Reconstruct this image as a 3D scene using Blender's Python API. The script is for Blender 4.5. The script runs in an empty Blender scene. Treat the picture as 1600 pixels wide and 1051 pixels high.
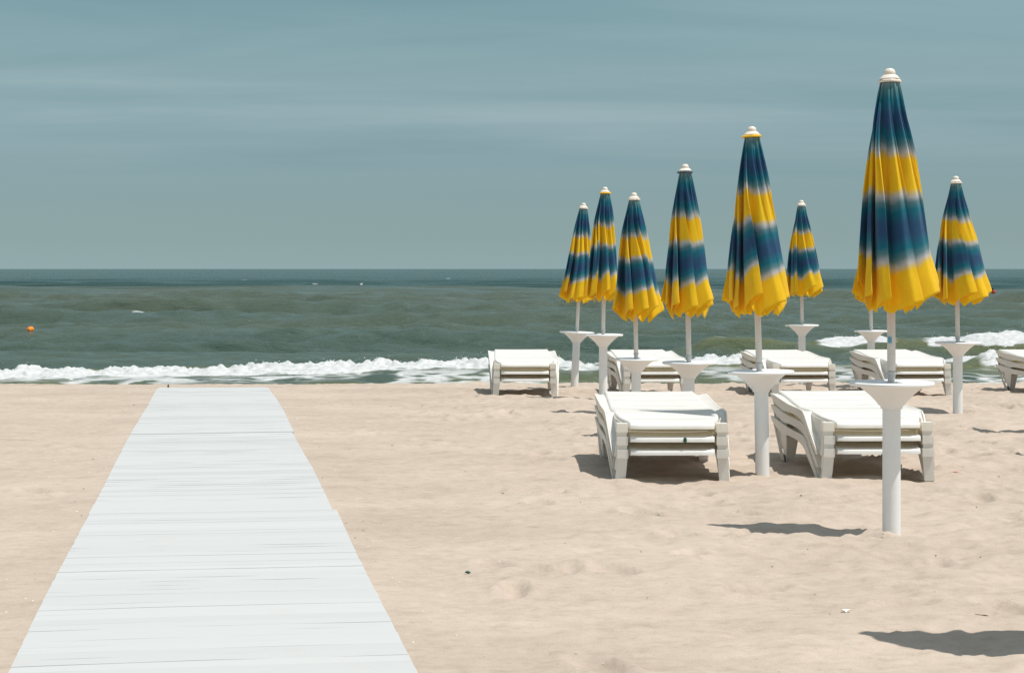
import bpy, math, random
import numpy as np
from mathutils import Vector

random.seed(7)
rng = np.random.default_rng(7)
scene = bpy.context.scene
COL = scene.collection

# ------------------------------------------------------------------ camera data
F = 2900.0            # focal length in pixels of the 1600 px wide photograph
CAM_Z = 1.30
HORIZON = 420.0


def smooth(e0, e1, x):
    t = np.clip((x - e0) / (e1 - e0), 0, 1)
    return t * t * (3 - 2 * t)


# eye height above the ground as a function of distance (the beach falls gently to a berm, then to the sea)
GY = np.array([-500., -20., 12., 15., 17.5, 20.2, 22.6, 23.6, 25.5, 30., 36., 60., 400.])
GH = np.array([1.31, 1.31, 1.31, 1.335, 1.355, 1.395, 1.44, 1.466, 1.60, 1.95, 2.45, 4.5, 14.])
SEA_Z = CAM_Z - 2.2


def ground_z(y):
    return CAM_Z - float(np.interp(y, GY, GH))


def on_ground(px, py):
    """world point on the smooth beach that the photograph shows at that pixel"""
    ys = np.linspace(3, 24, 4200)
    pix = HORIZON + F * np.interp(ys, GY, GH) / ys
    y = float(np.interp(-py, -pix, ys))
    return ((px - 800) * y / F, y, ground_z(y))


def at(px, y):
    return ((px - 800) * y / F, y, ground_z(y))


# ------------------------------------------------------------------ noise
def _hash(ix, iy, seed):
    n = (ix.astype(np.int64) * 374761393 + iy.astype(np.int64) * 668265263 + seed * 974711) & 0x7fffffff
    n = ((n ^ (n >> 13)) * 1274126177) & 0x7fffffff
    n = (n ^ (n >> 16)) & 0xffff
    return n / 65535.0


def vnoise(x, y, seed=0):
    ix = np.floor(x); iy = np.floor(y)
    fx = x - ix; fy = y - iy
    fx = fx * fx * fx * (fx * (fx * 6 - 15) + 10); fy = fy * fy * fy * (fy * (fy * 6 - 15) + 10)
    a = _hash(ix, iy, seed); b = _hash(ix + 1, iy, seed)
    c = _hash(ix, iy + 1, seed); d = _hash(ix + 1, iy + 1, seed)
    return (a * (1 - fx) + b * fx) * (1 - fy) + (c * (1 - fx) + d * fx) * fy * 1.0


def fbm(x, y, octaves=4, seed=0, gain=0.5):
    s = 0; a = 1; t = 0
    for o in range(octaves):
        c, sn = math.cos(0.6 * o), math.sin(0.6 * o)
        s = s + a * vnoise((x * c - y * sn) * 2 ** o + 17.3 * o, (x * sn + y * c) * 2 ** o + 9.1 * o, seed + o)
        t += a; a *= gain
    return s / t


# ------------------------------------------------------------------ mesh helpers
class MB:
    def __init__(self):
        self.v = []; self.f = []

    def add(self, verts, faces):
        o = len(self.v)
        self.v += [tuple(p) for p in verts]
        self.f += [tuple(i + o for i in f) for f in faces]

    def box(self, x0, x1, y0, y1, z0, z1):
        vs = [(x, y, z) for z in (z0, z1) for y in (y0, y1) for x in (x0, x1)]
        self.hexa(vs)

    def hexa(self, vs):   # order: z0:(x0y0)(x1y0)(x0y1)(x1y1), z1 same
        self.add(vs, [(0, 2, 3, 1), (4, 5, 7, 6), (0, 1, 5, 4), (2, 6, 7, 3), (0, 4, 6, 2), (1, 3, 7, 5)])

    def lathe(self, prof, n=32, c=(0, 0, 0), mod=None, cap=True):
        rows = []
        o = len(self.v)
        for (r, z) in prof:
            for k in range(n):
                a = 2 * math.pi * k / n
                rr = r * (mod(a, z) if mod else 1)
                self.v.append((c[0] + rr * math.cos(a), c[1] + rr * math.sin(a), c[2] + z))
        m = len(prof)
        for i in range(m - 1):
            for k in range(n):
                k2 = (k + 1) % n
                self.f.append((o + i * n + k, o + i * n + k2, o + (i + 1) * n + k2, o + (i + 1) * n + k))
        if cap:
            self.f.append(tuple(o + k for k in reversed(range(n))))
            self.f.append(tuple(o + (m - 1) * n + k for k in range(n)))

    def plate(self, pts, nrm, t):
        """solid plate from a loop of 3D points, thickened by t along nrm"""
        n = len(pts)
        nv = Vector(nrm).normalized() * t
        a = [Vector(p) for p in pts]; b = [p + nv for p in a]
        fs = [tuple(range(n)), tuple(reversed(range(n, 2 * n)))]
        for i in range(n):
            j = (i + 1) % n
            fs.append((i, i + n, j + n, j))
        self.add([tuple(p) for p in a + b], fs)

    def band(self, top, bot, t, nrm):
        """solid strip between two polylines of equal length"""
        n = len(top)
        nv = Vector(nrm).normalized() * t
        A = [Vector(p) for p in top]; B = [Vector(p) for p in bot]
        vs = A + B + [p + nv for p in A] + [p + nv for p in B]
        fs = []
        for i in range(n - 1):
            fs.append((i, i + 1, n + i + 1, n + i))
            fs.append((2 * n + i, 3 * n + i, 3 * n + i + 1, 2 * n + i + 1))
            fs.append((i, 2 * n + i, 2 * n + i + 1, i + 1))
            fs.append((n + i, n + i + 1, 3 * n + i + 1, 3 * n + i))
        fs.append((0, n, 3 * n, 2 * n)); fs.append((n - 1, 3 * n - 1, 4 * n - 1, 2 * n - 1))
        self.add([tuple(p) for p in vs], fs)

    def mesh(self, name):
        me = bpy.data.meshes.new(name)
        me.from_pydata(self.v, [], self.f)
        me.update()
        import bmesh
        bm = bmesh.new(); bm.from_mesh(me)
        bmesh.ops.recalc_face_normals(bm, faces=bm.faces)
        bm.to_mesh(me); bm.free()
        return me

    def build(self, name, mat, parent=None, auto=None):
        me = self.mesh(name)
        o = bpy.data.objects.new(name, me)
        COL.objects.link(o)
        me.materials.append(mat)
        if auto is not None:
            smooth_angle(me, auto)
        if parent: o.parent = parent
        return o


def smooth_angle(me, deg):
    for p in me.polygons: p.use_smooth = True
    me.set_sharp_from_angle(angle=math.radians(deg))


def grid_mesh(name, P, mat, attrs=None, cyclic_u=False):
    """P: (rows, cols, 3) array"""
    R, C = P.shape[:2]
    me = bpy.data.meshes.new(name)
    idx = np.arange(R * C).reshape(R, C)
    if cyclic_u: idx = np.concatenate([idx, idx[:, :1]], 1)
    q = np.stack([idx[:-1, :-1], idx[:-1, 1:], idx[1:, 1:], idx[1:, :-1]], -1).reshape(-1, 4)
    me.vertices.add(R * C); me.vertices.foreach_set('co', P.reshape(-1).astype(np.float32))
    me.loops.add(q.size); me.loops.foreach_set('vertex_index', q.reshape(-1).astype(np.int32))
    me.polygons.add(len(q))
    me.polygons.foreach_set('loop_start', np.arange(0, q.size, 4, dtype=np.int32))
    me.polygons.foreach_set('use_smooth', np.ones(len(q), dtype=bool))
    for k, a in (attrs or {}).items():
        at_ = me.attributes.new(k, 'FLOAT', 'POINT'); at_.data.foreach_set('value', a.reshape(-1).astype(np.float32))
    me.update(calc_edges=True); me.validate()
    o = bpy.data.objects.new(name, me); COL.objects.link(o); me.materials.append(mat)
    return o


def tag(o, label=None, cat=None, group=None, kind=None):
    if label: o['label'] = label
    if cat: o['category'] = cat
    if group: o['group'] = group
    if kind: o['kind'] = kind
    return o


def empty(name, loc, rz=0.0):
    o = bpy.data.objects.new(name, None); COL.objects.link(o)
    o.location = loc; o.rotation_euler = (0, 0, rz); o.empty_display_size = 0.1
    return o


def copy_tree(o, parent=None, skip=()):
    c = o.copy(); COL.objects.link(c)
    if parent: c.parent = parent
    for ch in list(o.children):
        if ch.name.split('.')[0] in skip: continue
        copy_tree(ch, c, skip)
    return c


# ------------------------------------------------------------------ materials
def new_mat(name):
    m = bpy.data.materials.new(name); m.use_nodes = True
    nt = m.node_tree
    b = nt.nodes['Principled BSDF']
    return m, nt, b


def N(nt, t, **kw):
    n = nt.nodes.new(t)
    for k, v in kw.items():
        if k.startswith('i_'):
            n.inputs[k[2:].replace('_', ' ')].default_value = v
        else:
            setattr(n, k, v)
    return n


def ramp(nt, stops, interp='LINEAR'):
    r = nt.nodes.new('ShaderNodeValToRGB')
    cr = r.color_ramp; cr.interpolation = interp
    while len(cr.elements) < len(stops): cr.elements.new(0.5)
    for e, (p, c) in zip(cr.elements, stops):
        e.position = p; e.color = (*c, 1) if len(c) == 3 else c
    return r


def mixc(nt, fac, a, b, blend='MIX'):
    n = nt.nodes.new('ShaderNodeMix'); n.data_type = 'RGBA'; n.blend_type = blend
    for s, v in ((n.inputs[0], fac), (n.inputs[6], a), (n.inputs[7], b)):
        if hasattr(v, 'is_linked'): nt.links.new(v, s)
        else: s.default_value = v if not isinstance(v, tuple) or len(v) == 4 else (*v, 1)
    return n.outputs[2]


def math_n(nt, op, a, b=0.0, clamp=False):
    n = nt.nodes.new('ShaderNodeMath'); n.operation = op; n.use_clamp = clamp
    for s, v in ((n.inputs[0], a), (n.inputs[1], b)):
        if hasattr(v, 'is_linked'): nt.links.new(v, s)
        else: s.default_value = v
    return n.outputs[0]


def obj_noise(nt, scale, detail=4, rough=0.55, stretch=(1, 1, 1), space='Object'):
    tc = nt.nodes.new('ShaderNodeTexCoord')
    mp = nt.nodes.new('ShaderNodeMapping'); mp.inputs['Scale'].default_value = stretch
    nt.links.new(tc.outputs[space], mp.inputs['Vector'])
    n = N(nt, 'ShaderNodeTexNoise'); n.inputs['Scale'].default_value = scale
    n.inputs['Detail'].default_value = detail; n.inputs['Roughness'].default_value = rough
    nt.links.new(mp.outputs[0], n.inputs['Vector'])
    return n.outputs['Fac']


def bump(nt, height, b, strength, dist, prev=None):
    n = nt.nodes.new('ShaderNodeBump'); n.inputs['Strength'].default_value = strength
    n.inputs['Distance'].default_value = dist
    nt.links.new(height, n.inputs['Height'])
    if prev: nt.links.new(prev, n.inputs['Normal'])
    if b: nt.links.new(n.outputs[0], b.inputs['Normal'])
    return n.outputs[0]


def mat_plastic(name, thin):
    m, nt, b = new_mat(name)
    f = obj_noise(nt, 9, 5, 0.6)
    c = ramp(nt, [(0.3, (0.868, 0.868, 0.858)), (0.55, (0.893, 0.902, 0.902)), (0.8, (0.895, 0.906, 0.91))])
    nt.links.new(f, c.inputs[0])
    gsc = obj_noise(nt, 5, 7, 0.72, (1, 1, .45))
    cc = mixc(nt, math_n(nt, 'MULTIPLY', ramp_out(nt, gsc, [(0.52, (0, 0, 0)), (0.72, (1, 1, 1))]), 0.14), c.outputs[0], (0.66, 0.58, 0.47))
    nt.links.new(cc, b.inputs['Base Color'])
    b.inputs['Roughness'].default_value = 0.42
    b.inputs['Specular IOR Level'].default_value = 0.4
    t = N(nt, 'ShaderNodeBsdfTranslucent'); t.inputs['Color'].default_value = (0.94, 0.83, 0.60, 1)
    mx = N(nt, 'ShaderNodeMixShader'); mx.inputs[0].default_value = thin
    out = nt.nodes['Material Output']
    nt.links.new(b.outputs[0], mx.inputs[1]); nt.links.new(t.outputs[0], mx.inputs[2])
    nt.links.new(mx.outputs[0], out.inputs['Surface'])
    return m


def mat_simple(name, col, rough=0.5, metal=0.0, var=0.12, scale=30):
    m, nt, b = new_mat(name)
    f = obj_noise(nt, scale, 3)
    lo = tuple(c * (1 - var) for c in col); hi = tuple(min(1, c * (1 + var)) for c in col)
    r = ramp(nt, [(0.3, lo), (0.7, hi)])
    nt.links.new(f, r.inputs[0]); nt.links.new(r.outputs[0], b.inputs['Base Color'])
    b.inputs['Roughness'].default_value = rough; b.inputs['Metallic'].default_value = metal
    return m


def mat_cloth():
    m, nt, b = new_mat('dyed_canvas')
    a = N(nt, 'ShaderNodeAttribute'); a.attribute_name = 'band'
    n1 = obj_noise(nt, 14, 3, 0.5)
    w = math_n(nt, 'MULTIPLY', math_n(nt, 'SUBTRACT', n1, 0.5), 0.035)
    f = math_n(nt, 'ADD', a.outputs['Fac'], w)
    Y = (0.98, 0.705, 0.020); NV = (0.038, 0.118, 0.250); T = (0.012, 0.215, 0.300); W = (0.66, 0.645, 0.64)
    r = ramp(nt, [(0.0, (0.42, 0.50, 0.51)), (0.035, (0.14, 0.32, 0.35)), (0.085, T), (0.15, NV), (0.19, NV), (0.240, T), (0.272, (0.16, 0.32, 0.36)), (0.308, W),
                  (0.335, Y), (0.470, Y), (0.500, W), (0.530, (0.14, 0.30, 0.34)), (0.565, T), (0.63, NV), (0.68, NV), (0.740, T), (0.775, (0.16, 0.32, 0.36)), (0.808, W), (0.838, Y), (1.0, Y)])
    nt.links.new(f, r.inputs[0])
    n2 = obj_noise(nt, 26, 6, 0.65, (1, 1, .5))
    c = mixc(nt, 0.18, r.outputs[0], ramp_out(nt, n2, [(0.3, (0.55, 0.55, 0.55)), (0.7, (1, 1, 1))]), 'MULTIPLY')
    nt.links.new(c, b.inputs['Base Color'])
    b.inputs['Roughness'].default_value = 0.8
    b.inputs['Specular IOR Level'].default_value = 0.25
    b.inputs['Sheen Weight'].default_value = 0.15
    n3 = obj_noise(nt, 11, 4, 0.6, (1, 1, 0.35))
    bump(nt, n3, b, 0.35, 0.010)
    t = N(nt, 'ShaderNodeBsdfTranslucent'); nt.links.new(c, t.inputs['Color'])
    mx = N(nt, 'ShaderNodeMixShader'); mx.inputs[0].default_value = 0.38
    nt.links.new(b.outputs[0], mx.inputs[1]); nt.links.new(t.outputs[0], mx.inputs[2])
    nt.links.new(mx.outputs[0], nt.nodes['Material Output'].inputs['Surface'])
    return m


def ramp_out(nt, fac, stops):
    r = ramp(nt, stops); nt.links.new(fac, r.inputs[0]); return r.outputs[0]


def mat_sand():
    m, nt, b = new_mat('beach_sand')
    big = obj_noise(nt, 0.9, 5, 0.6, (0.6, 1, 1))
    mid = obj_noise(nt, 5.0, 5, 0.65, (0.7, 1, 1))
    sm = obj_noise(nt, 19.0, 5, 0.7, (0.8, 1, 1))
    fine = obj_noise(nt, 260, 2, 0.7)
    c1 = ramp_out(nt, big, [(0.3, (0.446, 0.372, 0.308)), (0.7, (0.542, 0.460, 0.387))])
    c2 = ramp_out(nt, mid, [(0.28, (0.78, 0.755, 0.72)), (0.5, (0.98, 0.97, 0.96)), (0.75, (1, 1, 1))])
    c = mixc(nt, 0.6, c1, c2, 'MULTIPLY')
    c = mixc(nt, 0.95, c, ramp_out(nt, sm, [(0.25, (0.78, 0.76, 0.74)), (0.45, (0.95, 0.94, 0.93)), (0.7, (1.03, 1.03, 1.03))]), 'MULTIPLY')
    c3 = ramp_out(nt, fine, [(0.25, (0.60, 0.57, 0.55)), (0.45, (0.97, 0.97, 0.97)), (0.75, (1, 1, 1))])
    c = mixc(nt, 0.85, c, c3, 'MULTIPLY')
    nt.links.new(c, b.inputs['Base Color'])
    b.inputs['Roughness'].default_value = 0.95
    b.inputs['Specular IOR Level'].default_value = 0.15
    g = obj_noise(nt, 60, 4, 0.7)
    p = bump(nt, mid, None, 0.25, 0.03)
    bump(nt, g, b, 0.35, 0.004, p)
    return m


def mat_boards():
    m, nt, b = new_mat('white_painted_planks')
    a = N(nt, 'ShaderNodeAttribute'); a.attribute_name = 'tone'
    g = obj_noise(nt, 6, 6, 0.65, (0.35, 9, 1))
    base = ramp_out(nt, a.outputs['Fac'], [(0, (0.480, 0.490, 0.490)), (1, (0.522, 0.531, 0.530))])
    gr = ramp_out(nt, g, [(0.24, (0.80, 0.79, 0.77)), (0.40, (0.975, 0.975, 0.975)), (0.7, (1, 1, 1))])
    c = mixc(nt, 0.5, base, gr, 'MULTIPLY')
    d = obj_noise(nt, 2.2, 6, 0.7)
    c = mixc(nt, math_n(nt, 'MULTIPLY', ramp_out(nt, d, [(0.56, (0, 0, 0)), (0.74, (1, 1, 1))]), 0.30), c, (0.47, 0.41, 0.345))
    nt.links.new(c, b.inputs['Base Color'])
    b.inputs['Roughness'].default_value = 0.7
    bump(nt, g, b, 0.25, 0.003)
    return m


def mat_sea():
    m, nt, b = new_mat('sea_water')
    geo = N(nt, 'ShaderNodeNewGeometry')
    sep = N(nt, 'ShaderNodeSeparateXYZ'); nt.links.new(geo.outputs['Position'], sep.inputs[0])
    tc = N(nt, 'ShaderNodeTexCoord')

    def noise(scale, stretch, detail=5, rough=0.6):
        return obj_noise(nt, scale, detail, rough, stretch)
    wob = noise(0.03, (0.5, 1, 1), 3)
    yy = math_n(nt, 'ADD', sep.outputs['Y'], math_n(nt, 'MULTIPLY', math_n(nt, 'SUBTRACT', wob, 0.5), 70))
    silt = N(nt, 'ShaderNodeMapRange'); silt.interpolation_type = 'SMOOTHSTEP'
    silt.inputs['From Min'].default_value = 155; silt.inputs['From Max'].default_value = 212
    nt.links.new(yy, silt.inputs['Value'])
    near = N(nt, 'ShaderNodeMapRange'); near.inputs['From Min'].default_value = 40; near.inputs['From Max'].default_value = 150
    nt.links.new(yy, near.inputs['Value'])
    p = noise(0.11, (0.35, 1, 1), 4)
    c_near = ramp_out(nt, p, [(0.3, (0.048, 0.087, 0.069)), (0.7, (0.067, 0.095, 0.063))])
    c_mid = ramp_out(nt, p, [(0.3, (0.064, 0.095, 0.074)), (0.7, (0.084, 0.102, 0.071))])
    c = mixc(nt, near.outputs[0], c_near, c_mid)
    c = mixc(nt, silt.outputs[0], c, (0.011, 0.042, 0.035))
    sl = N(nt, 'ShaderNodeMapRange'); sl.inputs['To Min'].default_value = 0.34; sl.inputs['To Max'].default_value = 0.10
    nt.links.new(silt.outputs[0], sl.inputs['Value']); nt.links.new(sl.outputs[0], b.inputs['Specular IOR Level'])
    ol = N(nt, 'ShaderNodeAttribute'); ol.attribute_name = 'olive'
    c = mixc(nt, ol.outputs['Fac'], c, (0.105, 0.120, 0.045))  # on breaker faces this tint paints in light shining through the water
    fo = N(nt, 'ShaderNodeAttribute'); fo.attribute_name = 'foam'
    nt.links.new(c, b.inputs['Base Color'])
    b.inputs['Roughness'].default_value = 0.17
    b.inputs['IOR'].default_value = 1.33
    b.inputs['Specular IOR Level'].default_value = 0.33
    h1 = noise(1.6, (0.35, 1, 1), 7, 0.68)
    h2 = noise(0.22, (0.4, 1, 1), 5, 0.6)
    h3 = noise(0.06, (0.25, 1, 1), 5, 0.6)
    q = bump(nt, h3, None, 0.6, 3.0)
    q = bump(nt, h2, None, 0.5, 0.9, q)
    q = bump(nt, h1, b, 1.0, 0.30, q)
    d = N(nt, 'ShaderNodeBsdfPrincipled')
    fn = noise(7, (1, 1, 1), 4, 0.7)
    nt.links.new(ramp_out(nt, fn, [(0.3, (0.42, 0.44, 0.44)), (0.62, (0.64, 0.65, 0.655))]), d.inputs['Base Color'])
    d.inputs['Roughness'].default_value = 0.8
    d.inputs['Specular IOR Level'].default_value = 0.2
    bump(nt, fn, d, 0.6, 0.05)
    mx = N(nt, 'ShaderNodeMixShader')
    nt.links.new(fo.outputs['Fac'], mx.inputs[0])
    nt.links.new(b.outputs[0], mx.inputs[1]); nt.links.new(d.outputs[0], mx.inputs[2])
    nt.links.new(mx.outputs[0], nt.nodes['Material Output'].inputs['Surface'])
    return m


M_PLASTIC = mat_plastic('white_plastic', 0.25)
M_TABLE = mat_plastic('table_plastic', 0.08)
M_THIN = mat_plastic('thin_white_plastic', 0.30)
M_CLOTH = mat_cloth()
M_SAND = mat_sand()
M_BOARD = mat_boards()
M_SEA = mat_sea()
M_POLE = mat_simple('cream_painted_metal', (0.66, 0.62, 0.57), 0.4, 0.0, 0.06)
M_GREY = mat_simple('dull_grey_metal', (0.56, 0.56, 0.55), 0.45, 0.1)
M_CREAM = mat_simple('cream_plastic', (0.74, 0.66, 0.57), 0.5, 0, 0.06)
M_YEL = mat_simple('yellow_canvas', (0.80, 0.46, 0.016), 0.85)
M_DARK = mat_simple('dark_canvas', (0.05, 0.08, 0.10), 0.85)
M_RUBBER = mat_simple('black_rubber', (0.02, 0.02, 0.02), 0.6)
M_ORANGE = mat_simple('orange_float', (0.95, 0.27, 0.008), 0.45)
M_RED = mat_simple('red_float', (0.55, 0.03, 0.02), 0.5)
M_BLUE = mat_simple('blue_sticker', (0.10, 0.33, 0.45), 0.5)
M_GREEN = mat_simple('green_glass', (0.010, 0.09, 0.06), 0.3)
M_SHELL = mat_simple('white_shell', (0.78, 0.75, 0.70), 0.5)
M_WOOD = mat_simple('weathered_wood', (0.16, 0.11, 0.075), 0.9)
M_WEED = mat_simple('dry_seaweed', (0.15, 0.085, 0.045), 0.95, 0, 0.4, 80)
M_SPRAY = mat_simple('white_spray', (0.68, 0.70, 0.70), 0.6)

# ------------------------------------------------------------------ beach
STACKS = [  # foot-end centre pixel, ground distance, turn (deg), place words
    (1051, 11.42, 0.5), (1373, 11.50, 1.8), (820.5, 20.3, 1.1), (1024.6, 20.2, 3.0), (1257, 20.15, 3.9), (1438, 20.3, 3.0), (1685, 20.3, 3.5)]


POSTS = [((px - 800) * y / F, y) for px, y in ((1393, 9.2), (1192, 11.8), (1076, 14.6), (994, 17.4), (942, 19.6), (898, 22.4), (1253, 23.2), (1361, 22.9), (1497, 17.4))]


def nonuniform(a0, a1, lo, hi, d_lo, d_hi, g=1.12):
    """dense steps between a0 and a1, growing steps out to lo / hi"""
    xs = [a0]
    while xs[-1] < a1:
        t = (xs[-1] - a0) / (a1 - a0); xs.append(xs[-1] + d_lo + (d_hi - d_lo) * t)
    d = d_hi
    while xs[-1] < hi: d *= g; xs.append(xs[-1] + d)
    d = d_lo; left = [a0]
    while left[-1] > lo: d *= g; left.append(left[-1] - d)
    return np.array(sorted(left[1:]) + xs)


def build_beach():
    xs = nonuniform(-6.6, 7.2, -900, 900, 0.027, 0.027)
    ys = nonuniform(5.2, 24.0, -300, 60, 0.020, 0.055)
    X, Y = np.meshgrid(xs, ys)
    Z = CAM_Z - np.interp(Y, GY, GH)
    fade = smooth(30, 12, np.abs(X)) * smooth(-10, 2, Y)
    edge = -0.1 - 0.16 * (Y - 6)                       # right edge of the boardwalk
    right = smooth(0.3, 3.0, X - edge)
    lump = fbm(X / 0.55, Y / 0.55, 4, 3) - 0.5
    ridg = 1 - np.abs(2 * fbm(X / 0.9 + 0.3 * Y, Y / 0.5, 3, 21) - 1)
    small = fbm(X / 0.12, Y / 0.10, 3, 11) - 0.5
    tiny = fbm(X / 0.035, Y / 0.035, 2, 51) - 0.5
    amp = (0.016 + 0.050 * right)
    H = amp * lump * 1.3 + (0.004 + 0.014 * right) * (ridg - 0.8) + (0.016 + 0.022 * right) * small + 0.007 * tiny + 0.010 * (0.4 + right) * (0.5 - np.abs(fbm(X / 0.26 + 4, Y / 0.19, 3, 131) - 0.5) * 2)
    # wind ripples, mostly left
    H += 0.0018 * np.sin(Y * 60 + 6 * fbm(X / 0.5, Y / 0.5, 2, 61) + X * 4) * (1 - 0.6 * right)
    # footprints
    r2 = np.random.default_rng(5)
    for k in range(700):
        fx = r2.uniform(-5.5, 7.0); fy = r2.uniform(5.0, 22.5)
        e = -0.1 - 0.16 * (fy - 6)
        if fx < e + 0.35 and fx > e - 1.9: continue
        if fx < e and r2.random() < 0.75: continue
        if 0 < fx - e < 1.2 and r2.random() < 0.5: continue
        a = r2.uniform(-0.7, 0.7) + (math.pi / 2 if r2.random() < 0.6 else 0)
        L = r2.uniform(0.11, 0.17); W = r2.uniform(0.045, 0.075); dep = r2.uniform(0.012, 0.045)
        i0, i1 = np.searchsorted(ys, (fy - 0.45, fy + 0.45)); j0, j1 = np.searchsorted(xs, (fx - 0.45, fx + 0.45))
        dx = X[i0:i1, j0:j1] - fx; dy = Y[i0:i1, j0:j1] - fy
        u = (dx * math.cos(a) + dy * math.sin(a)) / L; v = (-dx * math.sin(a) + dy * math.cos(a)) / W
        q = np.sqrt(u * u + v * v)
        H[i0:i1, j0:j1] += -dep * np.exp(-q ** 3) + 0.45 * dep * np.exp(-((q - 1.35) / 0.35) ** 2)
    Z = Z + H * fade
    for (ux, uy) in POSTS:
        q = np.hypot(X - ux, Y - uy)
        Z = Z + 0.006 * np.exp(-((q - 0.06) / 0.07) ** 2) * (0.6 + 0.8 * vnoise(X / 0.08, Y / 0.08, 5))
    # the sand is pressed flat under the boardwalk
    d = np.abs((X - BW(Y)) * math.cos(BW_ANG))
    k = smooth(0.95, 0.62, d) * (Y < 22.4)
    Z = Z * (1 - k) + (CAM_Z - np.interp(Y, GY, GH) + 0.009) * k
    # uneven crest where the beach drops to the water
    Z += 0.012 * (fbm(X / 1.6, Y / 2.0, 3, 77) - 0.5) * smooth(22.3, 23.3, Y)
    o = grid_mesh('beach_sand', np.stack([X, Y, Z], -1), M_SAND)
    tag(o, 'pale beach sand with footprints and soft lumps', None, None, 'structure')
    return xs, ys, Z


# boardwalk axis
P0 = on_ground(330, 1051); P1 = on_ground(333.5, 608)
BW_NEAR = (-0.960, 5.90); BW_FAR = (-3.49, 21.7)
BW_ANG = math.atan2(BW_FAR[0] - BW_NEAR[0], BW_FAR[1] - BW_NEAR[1])
BW_W = 1.295


def BW(y):
    return BW_NEAR[0] + (y - BW_NEAR[1]) * math.tan(BW_ANG)


SX, SY, SZ = build_beach()


def sand_z(x, y):
    i = int(np.clip(np.searchsorted(SY, y), 1, len(SY) - 1)); j = int(np.clip(np.searchsorted(SX, x), 1, len(SX) - 1))
    return float(SZ[i, j])


def build_boardwalk():
    mb = MB(); tones = []
    ax = Vector((math.sin(BW_ANG), math.cos(BW_ANG), 0)); sd = Vector((math.cos(BW_ANG), -math.sin(BW_ANG), 0))
    r = random.Random(11)
    L = (22.05 - 2.5) / math.cos(BW_ANG)
    joints = [(7.9 - 2.5) / math.cos(BW_ANG), (9.82 - 2.5) / math.cos(BW_ANG), (14.75 - 2.5) / math.cos(BW_ANG)]
    offs = [0.010, 0.010, -0.012, 0.004]
    s = 0.0; prev = 0
    while s < L:
        w = 0.098 + r.uniform(-0.002, 0.002)
        sec = sum(s > j for j in joints)
        g = 0.0004 + 0.0006 * r.random()
        if r.random() < 0.10: g += r.uniform(0.001, 0.003)
        if sec != prev: g = 0.055 if sec == 3 else 0.010
        prev = sec
        s += g
        off = offs[sec] + 0.006 * math.sin(s * 0.9) + r.uniform(-0.001, 0.001)
        halves = [(-BW_W / 2 + off + r.uniform(-0.0015, 0.0015), BW_W / 2 + off + r.uniform(-0.0015, 0.0015))]
        if sec == 2: halves = [(halves[0][0] + .018, halves[0][1])]
        wv = [r.uniform(0, 6.3) for _ in range(4)]; am = 0.0001 + 0.0007 * r.random() ** 5
        tilt = r.uniform(-0.0005, 0.0005); yaw = r.uniform(-0.0006, 0.0006)
        dz = r.uniform(-0.0005, 0.0005)
        tone = min(1, max(0, r.gauss(0.55, 0.22)))
        for (a, b_) in halves:
            n = 15
            if s > L - 0.16: a += 0.03 * (1 - (L - s) / 0.16); b_ -= 0.03 * (1 - (L - s) / 0.16)
            top = []; bot = []
            vs = []
            for k in range(n):
                u = a + (b_ - a) * k / (n - 1)
                for e, ss in ((0, s), (1, s + w)):
                    p = Vector((BW(2.5), 2.5, 0)) + ax * (ss + yaw * u) + sd * u
                    z = ground_z(p.y) + 0.024 + dz + (tilt if e else -tilt) + 0.002 * math.sin(u * 3 + s * .5) + am * math.sin(u * 5 + wv[e]) + am * math.sin(u * 11 + wv[2 + e]) \
                        - 0.004 * math.exp(-((s % 2.4) - 1.2) ** 2)
                    vs.append((p.x, p.y, z - 0.022)); vs.append((p.x, p.y, z))
            fs = []
            for k in range(n - 1):
                o = 4 * k; q = 4 * (k + 1)
                fs += [(o + 1, q + 1, q + 3, o + 3), (o, o + 2, q + 2, q), (o, q, q + 1, o + 1), (o + 2, o + 3, q + 3, q + 2)]
            fs += [(0, 1, 3, 2), (4 * n - 4, 4 * n - 2, 4 * n - 1, 4 * n - 3)]
            mb.add(vs, fs); tones += [tone] * len(vs)
        s += w
    o = mb.build('boardwalk', M_BOARD)
    at_ = o.data.attributes.new('tone', 'FLOAT', 'POINT'); at_.data.foreach_set('value', np.array(tones, dtype=np.float32))
    tag(o, 'white painted plank boardwalk running across the sand to the sea', None, None, 'structure')


build_boardwalk()


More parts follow.
